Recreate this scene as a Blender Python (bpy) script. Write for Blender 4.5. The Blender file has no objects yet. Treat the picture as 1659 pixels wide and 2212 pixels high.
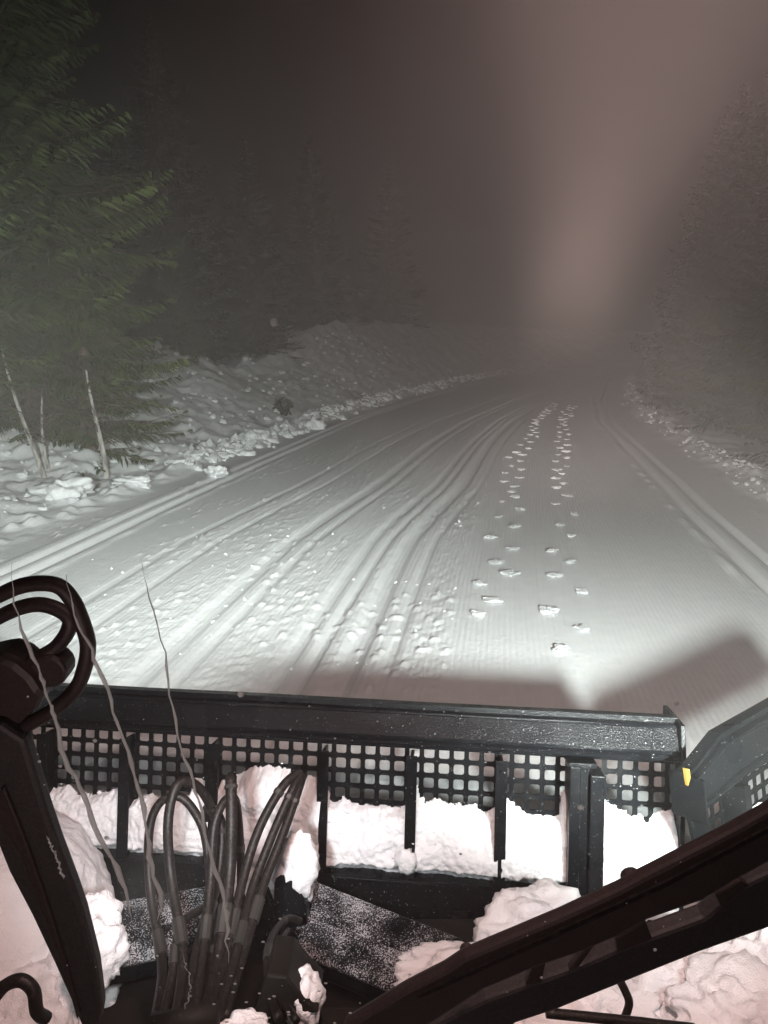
import bpy, math, random
import numpy as np

random.seed(7)
RNG = np.random.default_rng(11)
SC = bpy.context.scene
COL = SC.collection

# ------------------------------------------------------------------ camera, world, lights, exposure
PITCH = math.radians(13.3)
CAM_H = 2.5
FPX = 710.0                                   # focal length in pixels of the 768 x 1024 picture
cam_data = bpy.data.cameras.new('camera')
cam_data.sensor_fit = 'VERTICAL'
cam_data.sensor_height = 24.0
cam_data.lens = 24.0 * FPX / 1024.0
cam_data.clip_start = 0.02
cam_data.clip_end = 600.0
cam = bpy.data.objects.new('camera', cam_data)
cam.location = (0, 0, CAM_H)
cam.rotation_euler = (math.radians(90) - PITCH, 0, 0)
COL.objects.link(cam)
SC.camera = cam

world = bpy.data.worlds.new('World')
SC.world = world
world.use_nodes = True
wn = world.node_tree
bg = wn.nodes['Background']
sky = wn.nodes.new('ShaderNodeTexSky')
sky.sky_type = 'NISHITA'
sky.sun_disc = False
sky.sun_elevation = math.radians(-6.0)
sky.sun_rotation = math.radians(200)
wn.links.new(sky.outputs[0], bg.inputs['Color'])
bg.inputs['Strength'].default_value = 0.06

def lamp(name, loc, target, power, color, size_deg, blend, radius=0.05):
    d = bpy.data.lights.new(name, 'SPOT')
    d.energy = power
    d.color = color
    d.spot_size = math.radians(size_deg)
    d.spot_blend = blend
    d.shadow_soft_size = radius
    o = bpy.data.objects.new(name, d)
    o.location = loc
    v = np.array(target, float) - np.array(loc, float)
    from mathutils import Vector
    o.rotation_euler = Vector(v).to_track_quat('-Z', 'Y').to_euler()
    COL.objects.link(o)
    return o

WHITE = (0.92, 1.0, 0.95)
WARM = (1.0, 0.62, 0.48)
lamp('headlight_left_lamp', (-1.30, 0.80, 2.33), (-4.0, 16.0, 1.6), 5000, WHITE, 67, 1.0, 0.10)
lamp('headlight_right_lamp', (1.18, 0.80, 1.72), (2.2, 16.0, 1.0), 3500, WHITE, 84, 1.0, 0.10)
for lx in (-0.02, 0.28, 0.58):                # bar of three narrow lamps on the cab roof
    lamp('roof_bar_lamp', (lx, 0.10, 3.60), (lx + 0.240 * 40, 40.0, 3.60 + 0.2), 36000, (1.0, 0.72, 0.66), 9.5, 1.0, 0.24)
lamp('fog_fill_lamp', (0.55, 0.10, 3.30), (0.55 + 0.19 * 40, 40.0, 3.30 + 3.6), 7600, (1.0, 0.80, 0.76), 50, 1.0, 0.06)  # added fill: widens the fog glow around the roof beam
lamp('horizon_fill_lamp', (1.10, 0.80, 1.95), (12.5, 60.0, 3.6), 10500, (1.0, 0.88, 0.82), 25, 1.0, 0.08)  # added fill: brightens the fog and road end at the horizon
lamp('warm_fill_lamp', (0.15, 0.75, 3.25), (0.1, 4.2, 0.2), 285, (1.0, 0.65, 0.59), 105, 0.6, 0.12)  # added warm fill: pink light in the blade's shadow
lamp('blade_fill_left', (-0.40, 0.95, 1.62), (-0.62, 2.9, 0.56), 215, (0.97, 0.98, 1.0), 62, 1.0, 0.06)  # added fill, set low to brighten the snow in the left bays
lamp('blade_fill_right', (0.85, 0.95, 1.62), (0.80, 2.9, 0.58), 70, (0.86, 0.97, 1.0), 62, 1.0, 0.06)  # same kind of added fill for the right bays
dash = bpy.data.lights.new('dashboard_lamp', 'POINT')
dash.energy = 7.0; dash.color = (1.0, 0.72, 0.68); dash.shadow_soft_size = 0.10
dash_o = bpy.data.objects.new('dashboard_lamp', dash); dash_o.location = (-0.22, 0.05, 1.95)
COL.objects.link(dash_o)

SC.view_settings.view_transform = 'Standard'
SC.view_settings.look = 'None'
SC.view_settings.gamma = 1.0
SC.view_settings.use_curve_mapping = False
SC.view_settings.exposure = 0.0
SC.render.engine = 'CYCLES'
SC.cycles.use_denoising = True
SC.cycles.max_bounces = 6
SC.cycles.diffuse_bounces = 3
SC.cycles.glossy_bounces = 2
SC.cycles.volume_bounces = 2
SC.cycles.transparent_max_bounces = 12
SC.cycles.caustics_reflective = False
SC.cycles.caustics_refractive = False

# ------------------------------------------------------------------ small maths helpers
F = np.array([0, math.cos(PITCH), -math.sin(PITCH)])
U = np.array([0, math.sin(PITCH), math.cos(PITCH)])
R = np.array([1.0, 0, 0])
C0 = np.array([0, 0, CAM_H])

def ray(x, y):
    """direction (unit depth) towards a point of the photograph measured on a 1659 x 2212 copy"""
    return F + R * ((x * 0.4629 - 384) / FPX) - U * ((y * 0.4629 - 512) / FPX)

def at(x, y, depth):
    return C0 + ray(x, y) * depth

def hit(x, y, p, n):
    d = ray(x, y)
    return C0 + d * (np.dot(np.array(p) - C0, n) / np.dot(d, n))

def unit(v):
    v = np.asarray(v, float)
    return v / np.linalg.norm(v)

def smooth(a, b, x):
    t = np.clip((x - a) / (b - a), 0, 1)
    return t * t * (3 - 2 * t)

_perm = RNG.random((256, 256))
_perm3 = RNG.random((64, 64, 64))

def noise2(x, y):
    xi = np.floor(x).astype(int); yi = np.floor(y).astype(int)
    fx = x - xi; fy = y - yi
    fx = fx * fx * (3 - 2 * fx); fy = fy * fy * (3 - 2 * fy)
    a = _perm[xi & 255, yi & 255]; b = _perm[(xi + 1) & 255, yi & 255]
    c = _perm[xi & 255, (yi + 1) & 255]; d = _perm[(xi + 1) & 255, (yi + 1) & 255]
    return (a * (1 - fx) + b * fx) * (1 - fy) + (c * (1 - fx) + d * fx) * fy - 0.5

def fbm2(x, y, octaves=4):
    s = 0; amp = 1.0
    for k in range(octaves):
        s = s + amp * noise2(x * 2 ** k + 17.3 * k, y * 2 ** k + 9.1 * k)
        amp *= 0.5
    return s

def noise3(x, y, z):
    xi = np.floor(x).astype(int); yi = np.floor(y).astype(int); zi = np.floor(z).astype(int)
    fx = x - xi; fy = y - yi; fz = z - zi
    fx = fx * fx * (3 - 2 * fx); fy = fy * fy * (3 - 2 * fy); fz = fz * fz * (3 - 2 * fz)
    r = 0
    for dx in (0, 1):
        for dy in (0, 1):
            for dz in (0, 1):
                w = (fx if dx else 1 - fx) * (fy if dy else 1 - fy) * (fz if dz else 1 - fz)
                r = r + w * _perm3[(xi + dx) & 63, (yi + dy) & 63, (zi + dz) & 63]
    return r - 0.5

def fbm3(p, scale, octaves=3):
    s = 0; amp = 1.0
    for k in range(octaves):
        q = p * scale * 2 ** k + 5.7 * k
        s = s + amp * noise3(q[:, 0], q[:, 1], q[:, 2])
        amp *= 0.5
    return s

def worley2(x, y, seed=3):
    xi = np.floor(x).astype(int); yi = np.floor(y).astype(int)
    best = np.full(x.shape, 9.0)
    for dx in (-1, 0, 1):
        for dy in (-1, 0, 1):
            cx = xi + dx; cy = yi + dy
            px = cx + _perm[(cx + seed) & 255, cy & 255]
            py = cy + _perm[(cx + 91) & 255, (cy + seed * 7) & 255]
            best = np.minimum(best, (x - px) ** 2 + (y - py) ** 2)
    return np.sqrt(best)

# ------------------------------------------------------------------ object helpers
def props(o, label=None, cat=None, group=None, kind=None):
    if label: o['label'] = label
    if cat: o['category'] = cat
    if group: o['group'] = group
    if kind: o['kind'] = kind
    return o

def empty(name, loc=(0, 0, 0)):
    o = bpy.data.objects.new(name, None)
    o.location = loc
    o.empty_display_size = 0.2
    COL.objects.link(o)
    return o

def link_mesh(name, me, parent=None, loc=None):
    o = bpy.data.objects.new(name, me)
    COL.objects.link(o)
    if parent is not None:
        o.parent = parent
    if loc is not None:
        o.location = loc
    return o

class MB:
    """collects vertices and faces, then becomes one mesh object"""
    def __init__(self):
        self.v = []; self.f = []; self.n = 0
    def add(self, verts, faces):
        verts = [tuple(map(float, q)) for q in verts]
        self.v += verts
        self.f += [tuple(i + self.n for i in fc) for fc in faces]
        self.n += len(verts)
    def prism(self, poly, off):
        """polygon swept along the vector off"""
        k = len(poly)
        poly = [np.asarray(q, float) for q in poly]
        top = [q + off for q in poly]
        faces = [tuple(range(k))[::-1], tuple(range(k, 2 * k))]
        faces += [(i, (i + 1) % k, k + (i + 1) % k, k + i) for i in range(k)]
        self.add(poly + top, faces)
    def tube(self, path, r, sides=8, caps=True):
        path = [np.asarray(q, float) for q in path]
        m = len(path)
        rr = [r] * m if np.isscalar(r) else list(r)
        ref = None
        rings = []
        for i in range(m):
            t = unit(path[min(i + 1, m - 1)] - path[max(i - 1, 0)])
            if ref is None:
                ref = np.array([0, 0, 1.0]) if abs(t[2]) < 0.9 else np.array([1.0, 0, 0])
            s = unit(np.cross(t, ref)); q = np.cross(s, t)
            ref = q
            rings += [path[i] + rr[i] * (math.cos(a) * s + math.sin(a) * q)
                      for a in np.linspace(0, 2 * math.pi, sides, endpoint=False)]
        faces = []
        for i in range(m - 1):
            for j in range(sides):
                a = i * sides + j; b = i * sides + (j + 1) % sides
                faces.append((a, b, b + sides, a + sides))
        if caps:
            faces.append(tuple(range(sides))[::-1])
            faces.append(tuple(range((m - 1) * sides, m * sides)))
        self.add(rings, faces)
    def build(self, name, mat, parent=None, smoothed=False, bevel=0.0):
        me = bpy.data.meshes.new(name)
        me.from_pydata(self.v, [], self.f)
        me.materials.append(mat)
        o = link_mesh(name, me, parent)
        if smoothed:
            me.polygons.foreach_set('use_smooth', [True] * len(me.polygons))
        if bevel > 0:
            b = o.modifiers.new('edge', 'BEVEL')
            b.width = bevel; b.segments = 2; b.limit_method = 'ANGLE'; b.angle_limit = math.radians(35)
        me.update()
        return o

def spline(pts, n=8):
    """Catmull-Rom curve through the points"""
    pts = [np.asarray(q, float) for q in pts]
    p = [2 * pts[0] - pts[1]] + pts + [2 * pts[-1] - pts[-2]]
    out = []
    for i in range(1, len(p) - 2):
        for t in np.linspace(0, 1, n, endpoint=False):
            a, b, c, d = p[i - 1], p[i], p[i + 1], p[i + 2]
            out.append(0.5 * (2 * b + (c - a) * t + (2 * a - 5 * b + 4 * c - d) * t * t + (3 * b - a - 3 * c + d) * t ** 3))
    out.append(pts[-1])
    return out

def grid_mesh(name, V, mat, keep=None, uv=None, smoothed=True):
    """V is an (m, n, 3) array of points; keep an (m-1, n-1) mask of faces"""
    m, n = V.shape[:2]
    idx = np.arange(m * n).reshape(m, n)
    q = np.stack([idx[:-1, :-1], idx[:-1, 1:], idx[1:, 1:], idx[1:, :-1]], -1)
    q = q.reshape(-1, 4) if keep is None else q[keep]
    pts = V.reshape(-1, 3)
    used = np.unique(q)
    remap = np.full(m * n, -1); remap[used] = np.arange(len(used))
    q = remap[q]; pts = pts[used]
    me = bpy.data.meshes.new(name)
    me.vertices.add(len(pts)); me.vertices.foreach_set('co', pts.astype(np.float32).ravel())
    me.loops.add(q.size); me.loops.foreach_set('vertex_index', q.ravel().astype(np.int32))
    me.polygons.add(len(q))
    me.polygons.foreach_set('loop_start', np.arange(0, q.size, 4, dtype=np.int32))
    me.polygons.foreach_set('loop_total', np.full(len(q), 4, dtype=np.int32))
    if smoothed:
        me.polygons.foreach_set('use_smooth', np.ones(len(q), bool))
    me.update(calc_edges=True)
    if uv is not None:
        lay = me.uv_layers.new(name='road')
        u2 = uv.reshape(-1, 2)[used][q.ravel()]
        lay.data.foreach_set('uv', u2.astype(np.float32).ravel())
    me.materials.append(mat)
    me.validate()
    return me

# ------------------------------------------------------------------ materials
def mat(name, color, rough=0.6, metal=0.0, spec=0.5):
    m = bpy.data.materials.new(name)
    m.use_nodes = True
    b = m.node_tree.nodes['Principled BSDF']
    b.inputs['Base Color'].default_value = (*color, 1)
    b.inputs['Roughness'].default_value = rough
    b.inputs['Metallic'].default_value = metal
    b.inputs['Specular IOR Level'].default_value = spec
    return m, m.node_tree, b

def nd(t, kind, **kw):
    n = t.nodes.new(kind)
    for k, v in kw.items():
        if k in n.inputs: n.inputs[k].default_value = v
        else: setattr(n, k, v)
    return n

def ramp(t, src, p0, p1, c0=(0, 0, 0, 1), c1=(1, 1, 1, 1)):
    r = t.nodes.new('ShaderNodeValToRGB')
    r.color_ramp.elements[0].position = p0; r.color_ramp.elements[0].color = c0
    r.color_ramp.elements[1].position = p1; r.color_ramp.elements[1].color = c1
    t.links.new(src, r.inputs[0])
    return r.outputs[0]

def snow_material(name, grain=240.0, strength=0.5, dist=0.006, corduroy=False, tint=(0.84, 0.85, 0.86), lumps=38.0, sss=0.0):
    m, t, b = mat(name, tint, 0.65, 0, 0.35)
    if sss > 0:
        b.inputs['Subsurface Weight'].default_value = sss
        b.inputs['Subsurface Radius'].default_value = (1.0, 1.0, 1.0)
        b.inputs['Subsurface Scale'].default_value = 0.012
    co = nd(t, 'ShaderNodeTexCoord')
    n1 = nd(t, 'ShaderNodeTexNoise', Scale=grain, Detail=3.0)
    n2 = nd(t, 'ShaderNodeTexNoise', Scale=lumps, Detail=4.0)
    for n in (n1, n2): t.links.new(co.outputs['Object'], n.inputs['Vector'])
    add = nd(t, 'ShaderNodeMath', operation='MULTIPLY_ADD')
    add.inputs[1].default_value = 2.0
    t.links.new(n2.outputs['Fac'], add.inputs[0]); t.links.new(n1.outputs['Fac'], add.inputs[2])
    bump = nd(t, 'ShaderNodeBump', Strength=strength, Distance=dist)
    t.links.new(add.outputs[0], bump.inputs['Height'])
    nrm = bump.outputs[0]
    if corduroy:
        uv = nd(t, 'ShaderNodeUVMap', uv_map='road')
        mp = nd(t, 'ShaderNodeMapping'); mp.inputs['Scale'].default_value = (1, 0.012, 1)
        t.links.new(uv.outputs[0], mp.inputs[0])
        w = nd(t, 'ShaderNodeTexWave', Scale=6.3, Distortion=0.6, Detail=1.0)
        t.links.new(mp.outputs[0], w.inputs['Vector'])
        st = nd(t, 'ShaderNodeTexNoise', Scale=14.0, Detail=5.0)
        mp2 = nd(t, 'ShaderNodeMapping'); mp2.inputs['Scale'].default_value = (1, 0.04, 1)
        t.links.new(uv.outputs[0], mp2.inputs[0]); t.links.new(mp2.outputs[0], st.inputs['Vector'])
        ad = nd(t, 'ShaderNodeMath', operation='MULTIPLY_ADD'); ad.inputs[1].default_value = 2.5
        t.links.new(st.outputs['Fac'], ad.inputs[0]); t.links.new(w.outputs['Fac'], ad.inputs[2])
        b2 = nd(t, 'ShaderNodeBump', Strength=0.16, Distance=0.010)
        t.links.new(ad.outputs[0], b2.inputs['Height']); t.links.new(nrm, b2.inputs['Normal'])
        nrm = b2.outputs[0]
    t.links.new(nrm, b.inputs['Normal'])
    # faint dirt and ice, with a shape of its own
    d = nd(t, 'ShaderNodeTexNoise', Scale=7.0, Detail=6.0)
    t.links.new(co.outputs['Object'], d.inputs['Vector'])
    c = ramp(t, d.outputs['Fac'], 0.3, 0.7, (tint[0] * 0.93, tint[1] * 0.94, tint[2] * 0.96, 1), (*tint, 1))
    t.links.new(c, b.inputs['Base Color'])
    return m

def steel_material(name, color=(0.004, 0.0045, 0.0056), rough=0.27, flecks=0.70, dust=None, wear=0.4, spec=0.10):
    """black painted steel: orange peel, scratches and frozen flecks of snow"""
    m, t, b = mat(name, color, rough, 0.0, spec)
    co = nd(t, 'ShaderNodeTexCoord')
    n = nd(t, 'ShaderNodeTexNoise', Scale=150.0, Detail=4.0)
    t.links.new(co.outputs['Object'], n.inputs['Vector'])
    big = nd(t, 'ShaderNodeTexNoise', Scale=6.0, Detail=5.0)
    t.links.new(co.outputs['Object'], big.inputs['Vector'])
    rr = ramp(t, big.outputs['Fac'], 0.3, 0.75, (rough - 0.10,) * 3 + (1,), (rough + 0.14,) * 3 + (1,))
    t.links.new(rr, b.inputs['Roughness'])
    bump = nd(t, 'ShaderNodeBump', Strength=wear, Distance=0.003)
    t.links.new(n.outputs['Fac'], bump.inputs['Height']); t.links.new(bump.outputs[0], b.inputs['Normal'])
    fl = nd(t, 'ShaderNodeTexNoise', Scale=150.0 if dust is None else 190.0, Detail=2.0)
    t.links.new(co.outputs['Object'], fl.inputs['Vector'])
    if dust is not None:
        g = nd(t, 'ShaderNodeTexNoise', Scale=7.0, Detail=4.0)
        t.links.new(co.outputs['Object'], g.inputs['Vector'])
        ma = nd(t, 'ShaderNodeMath', operation='MULTIPLY_ADD'); ma.inputs[1].default_value = 0.7
        t.links.new(g.outputs['Fac'], ma.inputs[0]); t.links.new(fl.outputs['Fac'], ma.inputs[2])
        f0 = ramp(t, ma.outputs[0], dust, dust + 0.15)
        geo = nd(t, 'ShaderNodeNewGeometry'); sx_ = nd(t, 'ShaderNodeSeparateXYZ')
        t.links.new(geo.outputs['True Normal'], sx_.inputs[0])
        up_ = ramp(t, sx_.outputs['Z'], 0.45, 0.75)
        mu = nd(t, 'ShaderNodeMath', operation='MULTIPLY')
        t.links.new(f0, mu.inputs[0]); t.links.new(up_, mu.inputs[1]); f = mu.outputs[0]
    else:
        f = ramp(t, fl.outputs['Fac'], flecks, flecks + 0.05)
    mx = nd(t, 'ShaderNodeMix', data_type='RGBA')
    t.links.new(f, mx.inputs['Factor'])
    worn = ramp(t, big.outputs['Fac'], 0.35, 0.7, (*color, 1), (color[0] * 1.5, color[1] * 1.4, color[2] * 1.3, 1))
    t.links.new(worn, mx.inputs[6])
    mx.inputs[7].default_value = (0.42, 0.43, 0.45, 1)
    t.links.new(mx.outputs[2], b.inputs['Base Color'])
    return m

M_GROUND = snow_material('groomed_snow', 160, 0.35, 0.012, corduroy=True, lumps=22.0)
M_SNOW = snow_material('packed_snow', 190, 0.8, 0.005, sss=0.25)
M_CLOD = snow_material('snow_clod', 120, 0.5, 0.01)
M_STEEL = steel_material('black_steel')
M_RAIL = steel_material('scuffed_black_steel', (0.004, 0.0045, 0.0056), 0.24, 0.71, wear=1.0, spec=0.09)
M_DUSTY = steel_material('snow_dusted_steel', dust=0.87)
M_WING = steel_material('grey_black_steel', (0.004, 0.0046, 0.0052), 0.34, 0.73, spec=0.03)
M_DECK = steel_material('deck_steel', (0.009, 0.008, 0.007), 0.6, 0.76)

M_HOSE, t, b = mat('rubber_hose', (0.008, 0.006, 0.0055), 0.5, 0, 0.25)
co = nd(t, 'ShaderNodeTexCoord'); n = nd(t, 'ShaderNodeTexNoise', Scale=120.0, Detail=3.0)
t.links.new(co.outputs['Object'], n.inputs['Vector'])
bp = nd(t, 'ShaderNodeBump', Strength=0.5, Distance=0.002); t.links.new(n.outputs['Fac'], bp.inputs['Height'])
t.links.new(bp.outputs[0], b.inputs['Normal'])
t.links.new(ramp(t, n.outputs['Fac'], 0.5, 0.8, (0.006, 0.005, 0.0045, 1), (0.035, 0.026, 0.022, 1)), b.inputs['Base Color'])

M_WIPER, t, b = mat('wiper_black_red_glow', (0.020, 0.012, 0.012), 0.55)  # red glow from the cab is put into this reddish base colour
co = nd(t, 'ShaderNodeTexCoord'); n = nd(t, 'ShaderNodeTexNoise', Scale=300.0, Detail=2.0)
t.links.new(co.outputs['Object'], n.inputs['Vector'])
t.links.new(ramp(t, n.outputs['Fac'], 0.4, 0.8, (0.020, 0.012, 0.012, 1), (0.040, 0.028, 0.028, 1)), b.inputs['Base Color'])
M_ARM, t, b = mat('wiper_arm_paint', (0.020, 0.018, 0.019), 0.6)
co = nd(t, 'ShaderNodeTexCoord'); n = nd(t, 'ShaderNodeTexNoise', Scale=260.0, Detail=2.0)
t.links.new(co.outputs['Object'], n.inputs['Vector'])
t.links.new(ramp(t, n.outputs['Fac'], 0.4, 0.8, (0.018, 0.016, 0.017, 1), (0.045, 0.040, 0.042, 1)), b.inputs['Base Color'])

def bark(name, c0, c1, scale):
    m, t, b = mat(name, c0, 0.85)
    co = nd(t, 'ShaderNodeTexCoord'); n = nd(t, 'ShaderNodeTexNoise', Scale=scale, Detail=5.0)
    mp = nd(t, 'ShaderNodeMapping'); mp.inputs['Scale'].default_value = (3, 3, 0.7)
    t.links.new(co.outputs['Object'], mp.inputs[0]); t.links.new(mp.outputs[0], n.inputs['Vector'])
    t.links.new(ramp(t, n.outputs['Fac'], 0.35, 0.7, (*c0, 1), (*c1, 1)), b.inputs['Base Color'])
    bp = nd(t, 'ShaderNodeBump', Strength=0.6, Distance=0.02); t.links.new(n.outputs['Fac'], bp.inputs['Height'])
    t.links.new(bp.outputs[0], b.inputs['Normal'])
    return m
M_BARK = bark('spruce_bark', (0.05, 0.035, 0.025), (0.14, 0.10, 0.08), 9)
M_BIRCH = bark('birch_bark', (0.16, 0.15, 0.14), (0.62, 0.60, 0.56), 6)
M_TWIG = bark('twig_bark', (0.06, 0.04, 0.03), (0.12, 0.09, 0.06), 12)

def needle_material(name, ca, cb):
    m, t, b = mat(name, ca, 0.6, 0, 0.3)
    co = nd(t, 'ShaderNodeTexCoord')
    n = nd(t, 'ShaderNodeTexNoise', Scale=1.7, Detail=4.0); t.links.new(co.outputs['Object'], n.inputs['Vector'])
    t.links.new(ramp(t, n.outputs['Fac'], 0.3, 0.7, (*ca, 1), (*cb, 1)), b.inputs['Base Color'])
    return m
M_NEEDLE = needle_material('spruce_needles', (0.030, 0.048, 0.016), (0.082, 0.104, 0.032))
M_NEEDLE_DARK = needle_material('dimmed_needles', (0.018, 0.026, 0.013), (0.045, 0.052, 0.026))  # darker copy of the needles; dimness of far trees put into the colour

def dropmat(name, col, alpha_spec):
    m, t, b = mat(name, col, 0.25, 0, alpha_spec)
    tl = t.nodes.new('ShaderNodeBsdfTranslucent'); tl.inputs[0].default_value = (*col, 1)
    m1 = t.nodes.new('ShaderNodeMixShader'); m1.inputs[0].default_value = 0.5
    t.links.new(b.outputs[0], m1.inputs[1]); t.links.new(tl.outputs[0], m1.inputs[2])
    tp = t.nodes.new('ShaderNodeBsdfTransparent')
    m2 = t.nodes.new('ShaderNodeMixShader'); m2.inputs[0].default_value = 0.25
    t.links.new(m1.outputs[0], m2.inputs[1]); t.links.new(tp.outputs[0], m2.inputs[2])
    t.links.new(m2.outputs[0], t.nodes['Material Output'].inputs['Surface'])
    return m
M_TRICKLE = dropmat('frozen_meltwater', (0.86, 0.90, 0.90), 0.5)

M_YELLOW, t, b = mat('yellow_paint', (0.55, 0.36, 0.05), 0.5)
n = nd(t, 'ShaderNodeTexNoise', Scale=60.0)
t.links.new(ramp(t, n.outputs['Fac'], 0.35, 0.6, (0.07, 0.04, 0.008, 1), (0.16, 0.10, 0.02, 1)), b.inputs['Base Color'])
M_CRIMP, t, b = mat('crimped_steel', (0.03, 0.03, 0.03), 0.5, 0.3)
n = nd(t, 'ShaderNodeTexNoise', Scale=200.0)
t.links.new(ramp(t, n.outputs['Fac'], 0.4, 0.7, (0.015, 0.014, 0.013, 1), (0.05, 0.046, 0.042, 1)), b.inputs['Base Color'])
M_GLASS = bpy.data.materials.new('windscreen_glass'); M_GLASS.use_nodes = True
tg = M_GLASS.node_tree; tg.nodes.remove(tg.nodes['Principled BSDF'])
tr = tg.nodes.new('ShaderNodeBsdfTransparent'); tr.inputs[0].default_value = (0.985, 0.99, 0.985, 1)
tg.links.new(tr.outputs[0], tg.nodes['Material Output'].inputs['Surface'])

# ------------------------------------------------------------------ the piste: centre line and ground height
CY = np.array([-20, 0, 4, 7.5, 8.8, 10.6, 13, 16.9, 24.5, 33.6, 51, 64, 90, 150.])
CX = np.array([-4.2, -1.30, -.70, -.12, .12, .45, .95, 1.68, 3.2, 5.7, 11.4, 16.6, 29.5, 70.])
_yy = np.linspace(-20, 150, 1701)
_cc = np.interp(_yy, CY, CX)
for _ in range(60):
    _cc[1:-1] = 0.25 * _cc[:-2] + 0.5 * _cc[1:-1] + 0.25 * _cc[2:]
def xc(y):
    return np.interp(y, _yy, _cc)

def groove(t, c, w, d):
    return -d * np.exp(-((t - c) / w) ** 4)

def ground_z(t, y):
    """height of the snow at lateral offset t from the piste centre and distance y"""
    t = np.asarray(t, float); y = np.asarray(y, float)
    wob = 0.05 * noise2(y * 0.35, y * 0 + 3.1)
    z = np.zeros(np.broadcast(t, y).shape)
    on = 1 - smooth(4.7, 5.2, np.abs(t))
    # gentle long relief of the piste
    z = z + 0.02 * noise2(t * 0.8, y * 0.15) + 0.012 * noise2(t * 3.0 + 5, y * 0.22) * on
    # ski tracks on both sides, with a crumbly rim
    for c in (-4.22, -3.92, 4.22, 4.56):
        z = z + groove(t - wob, c, 0.062, 0.075)
    for c in (-4.38, -4.07, -3.76, 4.39):
        z = z + 0.012 * np.exp(-((t - wob - c) / 0.06) ** 2)
    rim = np.clip(noise2(y * 3.1, t * 2 + 8) + 0.28, 0, 1)
    z = z + 0.055 * rim * np.exp(-((t - wob - 4.02) / 0.06) ** 2)
    z = z + 0.03 * rim * np.exp(-((t - wob + 3.70) / 0.05) ** 2)
    # old vehicle tracks that drift across the middle
    dr = np.interp(y, [5, 9, 12.5, 19, 31, 60], [0, 0, .33, .62, 1.7, 4])
    for c, w, d in ((-1.35, .10, .034), (-1.05, .06, .022), (-.30, .07, .030), (-.08, .05, .026), (.20, .10, .045), (.52, .05, .020), (-2.3, .05, .018), (-2.75, .06, .016)):
        z = z + groove(t - dr + 0.025 * noise2(y * 0.5, c * 9 + y * 0), c, w, d) * on
    # crumbly bands between those tracks
    for c, w in ((-1.75, .32), (-.68, .30), (.05, .10), (.78, .22), (-2.55, .12)):
        band = np.exp(-((t - dr - c) / w) ** 4) * on
        wl = worley2((t - dr) * 15.0, y * 10.0)
        z = z + band * (0.008 + 0.014 * np.clip(0.55 - wl, 0, 1) + 0.016 * noise2(t * 32, y * 22))
    # fine crumbs thrown on the left half
    wl = worley2(t * 5.0 + 4, y * 3.5 + 2, 8)
    thr = np.clip(0.20 - wl, 0, 1) * on * (t < 1.0) * (noise2(t * 1.5, y * .8) > 0.05)
    z = z + thr * 0.16
    # left: berm and bank
    tl = -t - 5.1
    sl = np.interp(y, [0, 12, 17, 22, 26, 31, 40, 70, 150], [.34, .36, .46, .58, .42, .56, .72, .70, .7])
    top = np.interp(y, [0, 10, 14, 22, 26, 31, 40, 70, 150], [2.4, 2.6, 3.8, 4.4, 4.0, 4.3, 5.4, 6.4, 7.0]) + 0.5 * noise2(y * 0.9, y * 0 + 4.4)
    L = np.clip(tl, 0, None)
    Lc = np.where(L < top, L, top - np.minimum(L - top, 5.0) * 0.22)
    bank = sl * (Lc - 0.5 * (1 - np.exp(-Lc / 0.5)))
    am = smooth(0.0, 0.8, L)
    z = z + bank + am * (0.26 * fbm2(t * 0.55, y * 0.5, 4) + 0.11 * fbm2(t * 2.2 + 3, y * 1.6, 4) + 0.085 * fbm2(t * 7 + 1, y * 4.5, 3))
    wl = worley2(t * 1.9, y * 1.4, 5)
    z = z + am * 0.10 * np.clip(0.42 - wl, 0, 1) * (noise2(t * .7 + 2, y * .6) > -0.12)
    z = z + am * np.exp(-((L - top) / 0.35) ** 2) * (0.10 + 0.34 * np.clip(0.55 - worley2(t * 2.6, y * 2.2, 15), 0, 1))
    bh = np.interp(y, [0, 10, 16, 24, 60], [.10, .12, .16, .34, .40])
    berm = np.exp(-((tl - 0.12) / 0.28) ** 2)
    z = z + berm * (bh * (0.7 + 0.9 * noise2(t * 2, y * 1.1)) + 0.20 * np.clip(0.5 - worley2(t * 3.6, y * 3.0, 6), 0, 1))
    # right: low berm, then the edge falls away
    tr_ = t - 5.7
    Rr = np.clip(tr_, 0, None)
    ar = smooth(-0.3, 0.5, tr_)
    z = z + np.exp(-((tr_ - 0.25) / 0.38) ** 2) * (0.10 + 0.16 * np.clip(0.5 - worley2(t * 3.0, y * 2.4, 9), 0, 1) + 0.2 * noise2(t * 2 + 7, y * 1.3))
    z = z + ar * (0.14 * fbm2(t * 1.8 + 3, y * 1.3, 4) + 0.06)
    z = z - 0.34 * np.clip(Rr - 2.0, 0, 14) 
    return z

def ground_at(x, y):
    return float(ground_z(np.array([x - float(xc(y))]), np.array([float(y)]))[0])

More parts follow.
